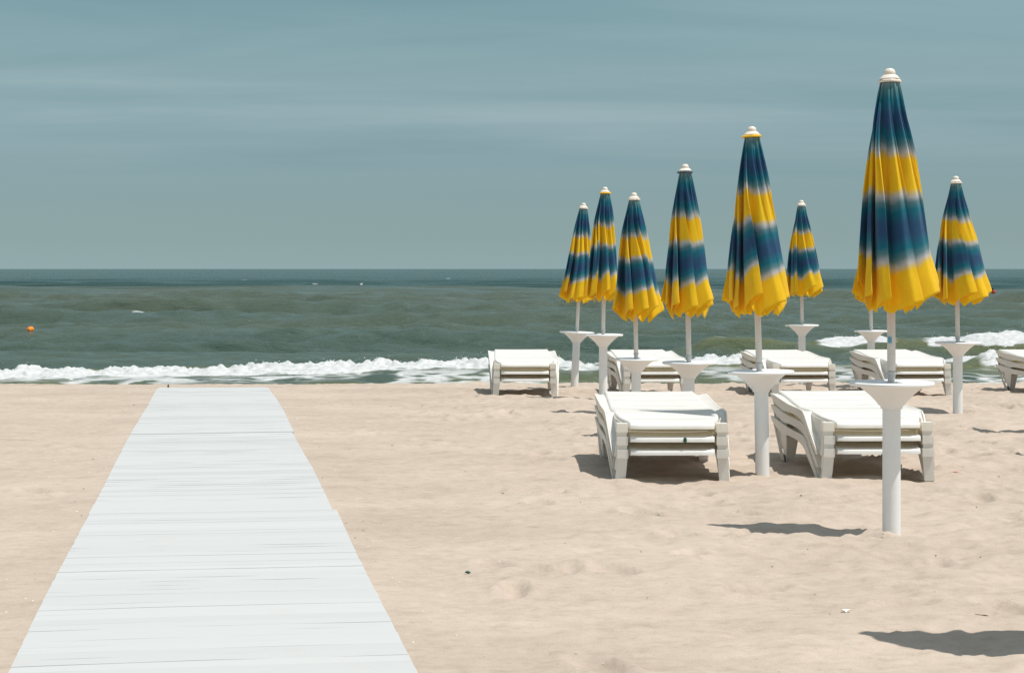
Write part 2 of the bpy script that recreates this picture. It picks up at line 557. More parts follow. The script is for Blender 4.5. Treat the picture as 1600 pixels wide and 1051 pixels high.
# ------------------------------------------------------------------ sea
def build_sea():
    ys = [28.0]
    while ys[-1] < 34.5: ys.append(ys[-1] + 0.25)
    while ys[-1] < 53: ys.append(ys[-1] + 0.042)
    while ys[-1] < 140: ys.append(ys[-1] * 1.0028)
    while ys[-1] < 500: ys.append(ys[-1] * 1.008)
    while ys[-1] < 60000: ys.append(ys[-1] * 1.05)
    ys = np.array(ys)
    us = np.linspace(-0.33, 0.33, 640)
    t = 1.0
    side = [0.33 * 1.10 ** k for k in range(1, 34)]
    us = np.concatenate([[-s for s in reversed(side)], us, side])
    Yg, U = np.meshgrid(ys, us, indexing='ij')
    X = U * Yg
    dy = np.gradient(ys)[:, None]
    r = np.random.default_rng(3)
    Z = np.zeros_like(X)
    inner = np.abs(U) < 0.5
    for k in range(64):
        lam = 0.45 * (15 / 0.45) ** r.random()
        th = r.normal(0, 0.17 if lam > 3 else 0.38)
        kx = 2 * math.pi / lam * math.sin(th); ky = 2 * math.pi / lam * math.cos(th)
        a = 0.0088 * lam ** 0.72 * (1.75 if lam > 4 else 1.35)
        ph = kx * X + ky * Yg + r.uniform(0, 6.28)
        f = np.clip((lam / (4 * dy) - 0.5), 0, 1)
        env = 0.45 + 1.1 * vnoise(X / (lam * 2.6) + k * 3.1, Yg / (lam * 2.5) + k * 7.7, k)
        s = np.sin(ph)
        Z += a * f * env * (s + 0.25 * np.cos(2 * ph))
    Z *= smooth(36, 62, Yg) * 0.72 + 0.28
    Z *= 1 - 0.45 * smooth(200, 600, Yg)
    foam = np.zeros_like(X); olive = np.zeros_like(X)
    n1 = fbm(X / 0.55, Yg / 0.45, 4, 31); n2 = fbm(X / 0.16, Yg / 0.16, 3, 41); n3 = fbm(X / 2.2, Yg / 2.0, 3, 45)
    lace = 1 - np.abs(2 * fbm(X / 0.9, Yg / 0.35, 4, 91) - 1)

    def breaker(yc, h, s_front, s_back, xm, fo_front, fo_back, foam_m, lump=1.0):
        nonlocal Z, foam, olive
        d = Yg - yc
        prof = np.where(d > 0, np.exp(-(d / s_back) ** 2), np.exp(-(d / s_front) ** 2))
        Z += h * prof * xm
        e = (n1 - 0.5) * 1.1
        mk = smooth(-fo_front - 0.12, -fo_front + 0.12, d + e) * smooth(fo_back + 0.12, fo_back - 0.12, d - e * 0.35) * foam_m
        fm = 0.94 * smooth(0.25, 0.62, mk * (0.50 + 1.05 * n2))
        foam = np.maximum(foam, fm)
        Z += lump * mk * (0.26 * (n1 - 0.44) + 0.26 * (n2 - 0.45)) * smooth(-fo_front - 0.1, -0.05, d)
        olive = np.maximum(olive, smooth(-1.3 * s_front - 0.5, -0.3 * s_front, d) * smooth(0.6, 0.0, d) * xm * (1 - 0.7 * fm))  # light through the thin wave face, painted into the colour as olive

    x1 = X
    # first line of surf along the beach
    yc = 38.5 + 1.0 * (fbm(x1 / 6, 0 * x1 + 3.3, 3, 7) - 0.5) + 0.10 * x1 * (x1 < 0) * 0.3
    left = smooth(2.6, 0.6, X)
    h = (0.105 + 0.05 * smooth(-6, -9, X) + 0.06 * (fbm(x1 / 2.2, 0 * x1 + 8, 3, 9) - 0.5) + 0.05 * np.exp(-((X + 4.3) / 1.7) ** 2)) * (0.25 + 0.75 * left)
    breaker(yc, h + 0.03, 0.75, 1.5, 1.0, 1.0, 0.30, left, 0.85)
    # its weaker continuation to the right
    m2 = smooth(3.3, 4.2, X) * smooth(6.2, 5.2, X) * 0.9 + smooth(9.4, 10.2, X) * 0.8 + smooth(1.6, 2.4, X) * smooth(3.6, 2.8, X) * 0.7
    m2 = np.clip(m2, 0, 1)
    breaker(38.9 + 0.8 * (fbm(X / 3, 0 * X, 2, 15) - 0.5), 0.17 * m2, 0.6, 1.0, 1.0, 0.9, 0.25, m2)
    # green wave standing behind it on the right
    xm = smooth(3.3, 5.6, X)
    yc2 = 49.0 + 1.2 * (fbm(X / 7, 0 * X + 5, 2, 17) - 0.5)
    b1 = smooth(7.6, 8.6, X) * smooth(10.4, 9.4, X) + smooth(10.4, 11.4, X)
    lip = smooth(4.4, 5.0, X) * smooth(8.2, 6.0, X)
    breaker(yc2, 0.42 + 0.06 * (fbm(X / 2.5, 0 * X + 1, 2, 19) - 0.5), 0.95, 1.6, xm, 0.65, 0.25, np.clip(b1, 0, 1), 0.32)
    foam = np.maximum(foam, lip * np.exp(-((Yg - yc2 + 0.05 + 0.3 * (n1 - .5)) / 0.05) ** 2) * smooth(.45, .62, n2) * smooth(.4, .55, n3))
    # white water spilled in front of it, far right
    m3 = smooth(9.6, 10.8, X + 1.2 * (n3 - 0.5))
    breaker(43.6 + 1.0 * (n3 - 0.5), 0.16, 0.7, 1.0, m3, 0.8, 0.25, m3, 0.5)
    # laced foam on the wash
    wash = smooth(34.6, 35.4, Yg) * smooth(38.6, 37.0, Yg)
    gate = smooth(0.36, 0.58, n3 + 0.12 * (X > 8) + 0.05)
    foam = np.maximum(foam, 0.85 * wash * gate * smooth(0.70, 0.92, lace))
    wash2 = smooth(38.8, 39.6, Yg) * smooth(45, 41, Yg) * smooth(3, 8, X)
    foam = np.maximum(foam, 0.55 * wash2 * smooth(0.5, 0.6, n3) * smooth(0.88, 0.97, lace))
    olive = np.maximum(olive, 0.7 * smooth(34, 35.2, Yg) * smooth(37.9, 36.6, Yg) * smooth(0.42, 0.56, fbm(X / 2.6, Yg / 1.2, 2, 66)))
    # white caps farther out
    caps = [(258, 449, 9, 1.3), (395, 432, 6, 1.0), (380, 438, 9, .8), (178, 447, 4, .8), (165, 447, 4, .7), (493, 446, 6, .9), (437, 453, 6, .8), (437, 463, 7, .5),
            (665, 470, 5, .7), (682, 471, 4, .6), (780, 476, 3, .7), (790, 477, 2, .7), (215, 508, 9, .5), (492, 457, 4, .8), (565, 446, 3, .8),
            (1583, 438, 4, .9), (1594, 446, 4, .8), (1575, 470, 8, .5), (100, 430, 5, .7), (60, 440, 4, .6), (700, 436, 4, .6), (620, 428, 5, .6), (870, 425, 5, .6),
            (430, 463, 7, .5), (1190, 440, 5, .6), (320, 462, 5, .5), (540, 494, 3, .5)]
    for (px, py, w, s) in caps:
        y = 2.2 * F / (py - HORIZON); x = (px - 800) * y / F; ww = w * y / F
        dd = ((X - x) / ww) ** 2 + ((Yg - y) / (0.008 * y)) ** 2
        foam = np.maximum(foam, min(1, s) * smooth(0.45, 0.75, np.exp(-dd * 0.9) * (0.35 + 1.1 * n1)))
        Z += 0.06 * np.exp(-dd * 0.5) * (Yg > 60)
    P = np.stack([X, Yg, SEA_Z + Z], -1)
    global sea_z
    def sea_z(x, y):
        i = int(np.argmin(np.abs(ys - y))); j = int(np.argmin(np.abs(us - x / y)))
        return float(P[i, j, 2])
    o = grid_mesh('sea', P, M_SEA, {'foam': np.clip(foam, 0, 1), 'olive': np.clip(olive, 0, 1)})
    tag(o, 'grey green sea with surf breaking along the beach', None, None, 'structure')
    # flung droplets over the surf
    mb = MB()
    tet = [(1, 1, 1), (1, -1, -1), (-1, 1, -1), (-1, -1, 1)]
    ok = np.argwhere((foam > 0.75) & (Yg < 51) & (Yg > 37.5) & (np.abs(U) < 0.33) & (Z > 0.24))
    r.shuffle(ok)
    for (i, j) in ok[:700]:
        x, y, z = P[i, j]
        hgt = abs(r.normal(0, 0.035)) + (0.12 * r.random() if r.random() < 0.04 else 0)
        s = r.uniform(0.002, 0.006) if hgt > 0.05 else r.uniform(0.003, 0.010)
        c = (x + r.normal(0, 0.05), y + r.normal(0, 0.1), z + hgt)
        mb.add([(c[0] + s * a * r.uniform(.6, 1.6), c[1] + s * b_, c[2] + s * d * r.uniform(.6, 1.3)) for a, b_, d in tet], [(0, 1, 2), (0, 3, 1), (0, 2, 3), (1, 3, 2)])
    o = mb.build('surf_spray', M_SPRAY)
    tag(o, 'white droplets of spray flung up along the breaking surf', 'spray', None, 'stuff')


build_sea()


# ------------------------------------------------------------------ sun loungers
PITCH = 0.080


def interp(tab, s):
    a = np.array(tab); return float(np.interp(s, a[:, 0], a[:, 1]))


DZ = [(0, .207), (.06, .214), (.2, .226), (.42, .243), (.62, .243), (.8, .238), (1.1, .252), (1.45, .276), (1.75, .288)]
DW = [(0, .258), (.03, .266), (.078, .2695), (.12, .286), (.22, .313), (.40, .330), (.8, .330), (1.3, .322), (1.75, .315)]


def zd(s): return interp(DZ, s)
def wd(s): return interp(DW, s)


def fin_x(z): return 0.390 + (z - 0.25) * 0.108


def make_lounger():
    root = empty('sun_lounger', (0, 0, 0))
    # ---- seat and backrest: slatted panels with turned down edges
    def panel(name, s0, s1, lip0, lip1):
        mb = MB()
        s = s0
        n = max(1, round((s1 - s0) / 0.056)); step = (s1 - s0) / n
        for k in range(n):
            a = s0 + k * step; b = a + step - (0.009 if k % 5 == 2 else 0.0014)
            if k == n - 1: b = s1
            za, zb = zd(a), zd(b)
            wa, wb = wd(a) - 0.030, wd(b) - 0.030
            m = 4
            # slightly dished across
            top = []; lo = []
            for i in range(m + 1):
                u = -1 + 2 * i / m
                dip = -0.006 * (1 - u * u)
                top.append((i, u, dip))
            for i in range(m):
                u0, d0 = top[i][1], top[i][2]; u1, d1 = top[i + 1][1], top[i + 1][2]
                vs = []
                for t in (-0.011, 0):
                    vs += [(u0 * wa, a, za + d0 + t), (u1 * wa, a, za + d1 + t), (u0 * wb, b, zb + d0 + t), (u1 * wb, b, zb + d1 + t)]
                mb.hexa(vs)
        # side borders with a rounded, turned down edge
        m = max(2, int((s1 - s0) / 0.035))
        for sx in (-1, 1):
            rows = []
            for i in range(m + 1):
                s = s0 + (s1 - s0) * i / m
                z = zd(s); w = wd(s)
                prof = [(w - .030, z - .011), (w - .030, z + .0005), (w - .010, z + .001), (w - .003, z - .003), (w, z - .011), (w + .002, z - .038), (w - .006, z - .038), (w - .008, z - .011)]
                rows.append([(sx * x, s, zz) for x, zz in prof])
            o = len(mb.v); np_ = len(rows[0])
            for rw in rows: mb.v += rw
            for i in range(m):
                for k in range(np_):
                    k2 = (k + 1) % np_
                    mb.f.append((o + i * np_ + k, o + i * np_ + k2, o + (i + 1) * np_ + k2, o + (i + 1) * np_ + k))
            mb.f.append(tuple(o + k for k in range(np_))); mb.f.append(tuple(o + m * np_ + k for k in range(np_)))
        # rounded end rolls
        def roll(s, d):
            z = zd(s)
            prof = [(0, 0.0), (-.014, -.002), (-.022, -.008), (-.027, -.017), (-.028, -.034), (-.020, -.034), (-.019, -.018), (-.012, -.011), (0, -.0105)]
            w = wd(s)
            rows = []
            for i, u in enumerate(np.linspace(-1, 1, 13)):
                cr = 0.014 * max(0, abs(u) - 0.85) / 0.15
                rows.append([(u * w, s + d * (p + cr if p < -0.001 else p), z + q - 0.0004) for p, q in prof])
            o = len(mb.v); np_ = len(prof)
            for rw in rows: mb.v += rw
            for i in range(len(rows) - 1):
                for k in range(np_):
                    k2 = (k + 1) % np_
                    mb.f.append((o + i * np_ + k, o + i * np_ + k2, o + (i + 1) * np_ + k2, o + (i + 1) * np_ + k))
            mb.f.append(tuple(o + k for k in range(np_))); mb.f.append(tuple(o + (len(rows) - 1) * np_ + k for k in range(np_)))
        if lip0: roll(s0, 1)
        if lip1: roll(s1, -1)
        return mb.build(name, M_PLASTIC, root, 40)
    panel('seat', 0.0, 0.80, True, False)
    panel('backrest', 0.812, 1.75, False, True)

    # ---- frame: foot bar, arched side bands and top flanges
    fr = MB()
    # foot bar between the corner caps, under the roll
    fr.box(-.330, .330, 1.68, 1.70, .205, .250)
    S_TOP = [(.44, .242), (.52, .248), (.70, .248), (.95, .250), (1.2, .262), (1.45, .276), (1.62, .280)]
    S_BOT = [(.44, .160), (.52, .182), (.70, .197), (.95, .198), (1.2, .190), (1.45, .216), (1.62, .254)]
    ss = np.linspace(.44, 1.62, 22)
    for sx in (-1, 1):
        top = [(sx * fin_x(interp(S_TOP, s)), s, interp(S_TOP, s)) for s in ss]
        bot = [(sx * fin_x(interp(S_BOT, s)), s, interp(S_BOT, s)) for s in ss]
        fr.band(top, bot, 0.008, (-sx, 0, 0))
        # flange joining the band to the panel edge
        a = [(sx * (fin_x(interp(S_TOP, s)) + 0.001), s, interp(S_TOP, s) + .0015) for s in ss]
        b = [(sx * (wd(s) + 0.0015), s, min(zd(s) - .016, interp(S_TOP, s) - 0.002)) for s in ss]
        fr.band(a, b, 0.006, (0, 0, -1))
    fr.build('frame', M_THIN, root, 30)

    # ---- legs
    def front_leg(sx):
        mb = MB()
        # corner cap, proud of the post
        xo, xi = .341, .273
        vs = []
        for z, g in ((.152, 0.0015), (.205, 0)):
            vs += [(sx * (xi - 0), -.004 - g * 0, z), (sx * (xo + g), -.004, z), (sx * xi, .075, z), (sx * (xo + g), .075, z)]
        mb.hexa(vs)
        # post plate and its side plate, leaning
        zt, zb = .1525, 0.0
        for (x0, x1, s0, s1) in ((xi + .004, xo - .002, 0.006, 0.014),):
            vs = [(sx * (x0 + .014), s0 + .010, zb), (sx * (x1 + .016), s0 + .010, zb), (sx * (x0 + .014), s1 + .010, zb), (sx * (x1 + .016), s1 + .010, zb),
                  (sx * x0, s0, zt), (sx * x1, s0, zt), (sx * x0, s1, zt), (sx * x1, s1, zt)]
            mb.hexa(vs)
        # side plates of the post channel
        mb.plate([(sx * (xo - .004), .0145, .148), (sx * (xo - .004), .070, .148), (sx * (xo + .012), .050, 0), (sx * (xo + .012), .0245, 0)], (-sx, 0, 0), .006)
        mb.plate([(sx * (xi + .012), .0145, .148), (sx * (xi + .012), .16, .19), (sx * (xi + .034), .07, 0), (sx * (xi + .026), .0245, 0)], (-sx, 0, 0), .006)
        # sloping web from the shoulder down to the toe, and the fin beside it
        mb.plate([(sx * (fin_x(.24) - .009), .452, .2415), (sx * .316, .452, .2405), (sx * .333, .066, .012), (sx * (fin_x(.0) - .010), .066, .012)], (0, .5, -.8), .006)
        mb.plate([(sx * .300, .078, .200), (sx * .330, .25, .216), (sx * .338, .430, .2275), (sx * .330, .075, .018)], (-sx, 0, 0), .005)
        # lower end of the arched side band
        top = []; bot = []
        for s, zt_, zb_ in ((.4395, .242, .152), (.40, .235, .130), (.34, .195, .098), (.26, .140, .062), (.18, .085, .030), (.12, .042, .0), (.075, .004, .0)):
            pass
        A = [(.4395, .242), (.385, .222), (.30, .155), (.21, .092), (.13, .040), (.078, .0)]
        B = [(.4395, .160), (.395, .135), (.33, .100), (.26, .062), (.19, .026), (.145, .0)]
        mb.band([(sx * fin_x(z), s, z) for s, z in A], [(sx * fin_x(z), s, z) for s, z in B], .008, (-sx, 0, 0))
        return mb.build('leg', M_THIN, root, 30)

    def rear_leg(sx):
        mb = MB()
        A = [(1.12, .190), (1.155, .110), (1.205, .045), (1.225, .0)]
        B = [(1.37, .200), (1.33, .110), (1.30, .050), (1.285, .0)]
        mb.band([(sx * (fin_x(z) - .0085), s, z + .012 if z > .1 else z) for s, z in A], [(sx * (fin_x(z) - .0085), s, z + .012 if z > .1 else z) for s, z in B], .008, (-sx, 0, 0))
        # plate facing the foot end and a sloping web to the head corner
        mb.plate([(sx * (fin_x(.17) - .017), 1.145, .165), (sx * .275, 1.165, .205), (sx * .300, 1.222, .0), (sx * (fin_x(0) - .017), 1.228, .0)], (0, 1, .2), .007)
        mb.plate([(sx * .384, 1.615, .262), (sx * .322, 1.735, .270), (sx * .372, 1.33, .0), (sx * (fin_x(0) - .010), 1.29, .0)], (-sx * .7, -.1, -.6), .006)
        return mb.build('leg', M_THIN, root, 30)
    front_leg(-1); front_leg(1); rear_leg(-1); rear_leg(1)
    return root


def make_wheel(parent, sx):
    mb = MB()
    prof = [(.012, -.014), (.046, -.014), (.052, -.009), (.052, .009), (.046, .014), (.012, .014)]
    mb.lathe(prof, 24)
    vs = [(sx * .345 + z, 1.265 + x, .040 + y) for (x, y, z) in mb.v]
    mb.v = vs
    return mb.build('wheel', M_RUBBER, parent, 35)


LEVEL = ['bottom', 'middle', 'top']
STACK_WORDS = [
    'in near stack left of the bare table post',
    'in near stack right behind the largest umbrella',
    'in lone leftmost stack before the surf',
    'in far stack behind the two middle umbrella poles',
    'in far stack crossed by second largest umbrella pole',
    'in far stack crossed by the largest umbrella pole',
    'in far stack cut off at right picture edge']
LVL_WORDS = ['lowest white sun lounger', 'middle white sun lounger', 'topmost white sun lounger']
proto = None
near_mid = None
for si, (px, y, deg) in enumerate(STACKS):
    x, y, z = at(px, y)
    for lv in range(3):
        if proto is None:
            proto = make_lounger(); o = proto
        else:
            o = copy_tree(proto, None, ('wheel',))
        jx = random.uniform(-.004, .004) if lv else 0
        o.location = (x + jx, y, z - 0.006 + PITCH * lv)
        o.rotation_euler = (0, 0, math.radians(deg))
        tag(o, LVL_WORDS[lv] + ' ' + STACK_WORDS[si], 'sun lounger', 'white plastic sun loungers stacked in threes on the beach')
        if lv == 0:
            make_wheel(o, -1); make_wheel(o, 1)
        if si == 0 and lv == 1:
            near_mid = o
st = MB()
st.lathe([(.001, -.001), (.014, -.001), (.014, .001), (.001, .001)], 16, mod=lambda a, z: 1 + 0.25 * math.sin(a) ** 2)
st.v = [(.075 + p[0] * 0.8, -.0295 + p[2], .186 + p[1]) for p in st.v]
stk = st.build('sticker', M_GREEN, near_mid)
stk['label'] = 'small green sticker'


# ------------------------------------------------------------------ umbrella tables
def make_table():
    root = empty('umbrella_table', (0, 0, 0))
    T = 0.66
    mb = MB()
    mb.lathe([(.030, T - .012), (.030, T - .002), (.185, T - .004), (.196, T + .002), (.206, T + .001), (.2105, T - .004), (.2105, T - .012), (.203, T - .019), (.160, T - .021), (.034, T - .021)], 56, cap=False)
    mb.build('tabletop', M_TABLE, root, 35)
    mb = MB()
    fin = lambda a, z: 1 + (0.022 * abs(math.cos(6 * a)) ** 3 if z < T - .0215 and z > T - .115 else 0)
    mb.lathe([(.162, T - .0215), (.150, T - .028), (.128, T - .045), (.104, T - .066), (.082, T - .089), (.064, T - .112), (.055, T - .120), (.053, T - .132), (.0455, T - .134)], 72, mod=fin, cap=False)
    mb.build('bracket', M_TABLE, root, 40)
    mb = MB()
    mb.lathe([(.0445, T - .134), (.0445, .30), (.0448, -.30)], 28, cap=True)
    mb.build('post', M_TABLE, root, 40)
    return root


WIDE = [.92, .94, .95, 1.0, .82, .93, 1.05, 1, 1.17, 1, 1, 1]


def make_umbrella(seed, ring_mat, twist, hem_lean, rot):
    """folded parasol; origin where its pole enters the table"""
    r = random.Random(seed)
    root = empty('beach_umbrella', (0, 0, 0))
    TOP = 1.555; L = 1.147
    zc = TOP - .061           # top of the cloth
    mb = MB()
    mb.lathe([(.0185, -.40), (.0185, .055)], 20)
    mb.lathe([(.0185, -.0), (.0185, 0)], 3) if False else None
    mb.build('pole_sleeve', M_GREY, root, 40)
    mb = MB()
    mb.lathe([(.0205, .0555), (.0205, zc + .02)], 20)
    mb.build('pole', M_POLE, root, 40)
    mb = MB()
    mb.lathe([(.0210, .036), (.0255, .038), (.0255, .050), (.0210, .052)], 20)
    mb.build('collar', M_GREY, root, 40)
    # canopy: eight cloth panels folded out from the ribs and wrapped round the pole
    NP, rows = r.choice((9, 10, 10, 11)), 72
    RO = [(0, .046), (.04, .054), (.10, .068), (.20, .094), (.30, .118), (.50, .156), (.70, .184), (.85, .205), (.93, .220), (1, .231)]
    pan = []
    for i in range(NP):
        pan.append(dict(da=r.uniform(-.16, .16), tip=r.uniform(1.05, 1.55), ro=r.uniform(.90, 1.05), hem=r.uniform(.87, .955), rib=r.uniform(.985, 1.01),
                        ph=r.uniform(0, 6.28), und=r.uniform(.45, .75), bo=r.uniform(-.016, .016), sl=r.uniform(-.01, .03)))
    D = 2 * math.pi / NP
    sub = 7
    V = np.linspace(0, 1, rows) ** 0.95
    P = np.zeros((rows, NP * 6 * sub, 3)); B = np.zeros((rows, NP * 6 * sub))
    for j, v in enumerate(V):
        ctl = []
        R = interp(RO, v) * (1 + (WIDE[seed - 20] - 1) * smooth(.05, .5, v))
        op = smooth(0.0, 0.30, v)
        tw = twist * v ** 1.2
        for i, q in enumerate(pan):
            th = rot + i * D + q['da'] * op + tw
            ro = R * (1 + (q['ro'] - 1) * op) + 0.005 * math.sin(5 * v + q['ph']) * op
            ri = R * (0.84 - 0.26 * op)
            tip = q['tip'] * (0.50 + 0.50 * smooth(0, .6, v)) + .07 * math.sin(4 * v + q['ph'])
            fl = 1 + 0.06 * smooth(.80, 1.0, v) * math.sin(q['ph'] * 3)
            hm = q['hem']; rb = q['rib']
            ctl.append((th, ri, rb, 0))
            ctl.append((th + D * .35, ro * (.90 - .14 * op), (rb * .6 + hm * .4), q['bo']))
            ctl.append((th + D * tip * .72, ro * .985 * fl, hm + .01, q['bo'] + q['sl'] * .6))
            ctl.append((th + D * tip, ro * 1.0 * fl, hm, q['bo'] + q['sl']))
            ctl.append((th + D * (tip - .05), ro * .945 * fl, hm - .003, q['bo'] + q['sl']))
            ctl.append((th + D * q['und'], ro * (.86 - .20 * op), (hm + rb) / 2 + .015, .01))
        pts = [(rr * math.cos(a), rr * math.sin(a), k, bb) for a, rr, k, bb in ctl]
        n = len(pts)
        for c in range(n):
            p0, p1, p2, p3 = (np.array(pts[(c + e) % n]) for e in (-1, 0, 1, 2))
            for s in range(sub):
                t = s / sub
                q = 0.5 * (2 * p1 + (p2 - p0) * t + (2 * p0 - 5 * p1 + 4 * p2 - p3) * t * t + (3 * p1 - p0 - 3 * p2 + p3) * t ** 3)
                lin = p1 * (1 - t) + p2 * t
                q = q * 0.5 + lin * 0.5
                idx = c * sub + s
                fo = 1 + 0.055 * math.sin(idx * math.pi / sub * 1.0 + seed + 3 * v) * smooth(0, .06, v) * (1 - .75 * smooth(.35, .9, v))
                q[0] *= fo; q[1] *= fo
                zz = zc - L * v * (1 + (q[2] - 1) * smooth(0.3, 1.0, v))
                jag = 0.0018 * math.sin(idx * 2.1 + seed) * smooth(.97, 1, v)
                lean = hem_lean * v ** 1.6
                P[j, idx] = (q[0] + lean, q[1], zz + jag)
                B[j, idx] = v + q[3] * smooth(0, .3, v) * smooth(1.02, .9, v)
    can = grid_mesh('canopy', P, M_CLOTH, {'band': B}, True)
    can.parent = root
    smooth_angle(can.data, 48)
    so = can.modifiers.new('Solidify', 'SOLIDIFY'); so.thickness = 0.0016; so.offset = 0
    # torn cloth ring and cap
    mb = MB()
    ph = r.uniform(0, 6)
    k = 1.10 if ring_mat in (M_YEL, M_DARK) else 1.0
    mb.lathe([(.030, zc + .004), (.052 * k, zc + .003), (.057 * k, zc - .004), (.054 * k, zc - .011), (.030, zc - .003)], 36,
             mod=lambda a, z: 1 + 0.05 * math.sin(3 * a + ph) + .03 * math.sin(7 * a), cap=False)
    mb.build('cloth_ring', ring_mat, root, 60)
    mb = MB()
    mb.lathe([(.010, zc + .006), (.051, zc + .004), (.052, zc + .009), (.047, zc + .012), (.040, zc + .020), (.032, zc + .027), (.0265, zc + .028), (.0282, zc + .034), (.0275, zc + .043), (.0225, zc + .053), (.013, zc + .059), (.003, zc + .0605)], 32)
    mb.build('cap', M_CREAM, root, 50)
    return root


U = [  # pole px at table, distance, cap px, table height, ring, twist, hem lean, rot, umbrella label, table label
    (1393, 9.20, 1391, .750, M_CREAM, .42, .012, .25, 'largest and nearest folded umbrella, blue and yellow, with blue sticker on its pole', 'nearest and largest white umbrella table, its post bare down to the sand'),
    (1186.5, 11.80, 1175, .662, M_YEL, .30, .006, 1.0, 'second largest folded umbrella, with yellow ring under its cap, left of the largest one', 'second nearest white umbrella table, between the two near lounger stacks'),
    (1076.5, 14.60, 1070.5, .601, M_DARK, .38, .004, .6, 'folded umbrella with broad smooth yellow panel, third tallest, behind the left near lounger stack', 'white umbrella table with wide top behind right half of the left near stack'),
    (994, 17.40, 990.5, .514, M_CREAM, .34, .018, .1, 'folded umbrella right of the closely paired two, its hem lowest in that cluster', 'white umbrella table behind left half of the left near stack, lower of its cluster'),
    (942.5, 19.60, 945.5, .696, M_YEL, .10, .000, .8, 'right and taller of two overlapping folded umbrellas, yellow ring under its cap', 'right one of two adjoining white umbrella tables beside the near stack'),
    (901.5, 22.40, 912, .679, M_CREAM, -.2, -.012, .4, 'leftmost folded umbrella, smaller of two overlapping ones, tilted right', 'leftmost white umbrella table, its post leaning, near the surf'),
    (1253, 23.20, 1252, .758, M_CREAM, .30, .020, .3, 'smallest folded umbrella, standing alone between the two largest ones', 'small white umbrella table above the far lounger stack, against the green wave'),
    (1361, 22.90, 1361, .688, M_CREAM, .2, .0, .9, 'folded umbrella almost hidden behind the largest one, only its pole showing', 'white umbrella table just left of the largest umbrella pole, before the white wave'),
    (1496.5, 17.40, 1493, .669, M_CREAM, .36, .040, .2, 'rightmost folded umbrella, blue and yellow, its hem spreading right', 'rightmost white umbrella table, in front of the surf'),
    (1752, 6.35, 1752, .66, M_CREAM, .3, .0, .2, 'folded umbrella outside the right edge, casting the foreground shadow', 'umbrella table outside the right edge, casting a shadow in the foreground'),
    (1695, 15.0, 1695, .66, M_CREAM, .3, .0, .5, 'folded umbrella outside the right edge, casting the thin middle shadow', 'umbrella table outside the right edge by the thin middle shadow'),
    (1782, 12.95, 1780, .66, M_CREAM, .3, .0, .7, 'folded umbrella outside the right edge, beside the near lounger row', 'umbrella table outside the right edge beside the near lounger row'),
]
tproto = None
for i, (px, y, cpx, th, ring, tw, hl, rot, lab, tlab) in enumerate(U):
    x, y, z = at(px, y)
    if tproto is None: t = tproto = make_table()
    else: t = copy_tree(tproto)
    dz = th - .66
    t.location = (x, y, z + dz)
    if i == 5: t.rotation_euler = (0, math.radians(2.6), 0); t.location.x -= 0.03
    if i == 1: t.rotation_euler = (0, math.radians(-0.9), 0); t.location.x += .02
    tag(t, tlab, 'umbrella table', 'white umbrella tables on posts in the sand')
    u = make_umbrella(20 + i, ring, tw, hl, rot)
    u.location = (x, y, z + th)
    tilt = math.atan2((cpx - px) * y / F, 1.54)
    u.rotation_euler = (random.uniform(-.01, .01), tilt, 0)
    tag(u, lab, 'beach umbrella', 'folded blue and yellow beach umbrellas')
    if i == 0:
        mb = MB()
        for k in range(8):
            pass
        vs = []; nn = 7
        for zz in (.192, .226):
            for k in range(nn):
                a = math.radians(-158 + 62 * k / (nn - 1))
                vs.append((.0209 * math.cos(a), .0209 * math.sin(a), zz + .006 * math.sin(k * 2.0 + zz * 90)))
        mb.add(vs, [(k, k + 1, nn + k + 1, nn + k) for k in range(nn - 1)])
        s = mb.build('sticker', M_BLUE, u)
        s['label'] = 'small worn blue sticker'

# ------------------------------------------------------------------ things on the water
def buoy():
    def crest(px, lo, hi, target):
        best = None
        cand = [lo * (hi / lo) ** (k / 240) for k in range(241)]
        hs = [sea_z((px - 800) * y / F, y) for y in cand]
        vis = 1e9
        for y, h in zip(cand, hs):
            p = HORIZON + F * (CAM_Z - h) / y
            if p < vis:
                vis = p
                if best is None or abs(p - target) < best[0]: best = (abs(p - target), y)
        return best[1]
    y = crest(47.5, 50, 85, 517); x = (47.5 - 800) * y / F
    root = empty('marker_buoy', (x, y, sea_z(x, y) + .03))
    mb = MB()
    mb.lathe([(.02, -.12), (.07, -.10), (.118, .01), (.105, .05), (.08, .085), (.03, .096)], 7)
    mb.build('float', M_ORANGE, root)
    mb = MB(); mb.lathe([(.014, .0961), (.017, .103), (.010, .116)], 8)
    mb.build('lifting_eye', M_ORANGE, root)
    root.rotation_euler = (math.radians(9), math.radians(-17), .3)
    tag(root, 'orange faceted marker buoy floating on the sea, left', 'buoy')
    y = crest(1552.5, 120, 260, 457); x = (1552.5 - 800) * y / F
    root = empty('marker_buoy', (x, y, sea_z(x, y) + .03))
    mb = MB(); mb.lathe([(.03, -.14), (.12, -.08), (.145, .03), (.11, .12), (.03, .16)], 14)
    mb.build('float', M_RED, root, 40)
    mb = MB(); mb.lathe([(.03, .1605), (.07, .20), (.07, .29), (.02, .32)], 10)
    mb.build('top_mark', M_RUBBER, root, 40)
    root.rotation_euler = (0, math.radians(-14), 0)
    tag(root, 'tiny red buoy with dark top far out on the sea, right', 'buoy')


buoy()

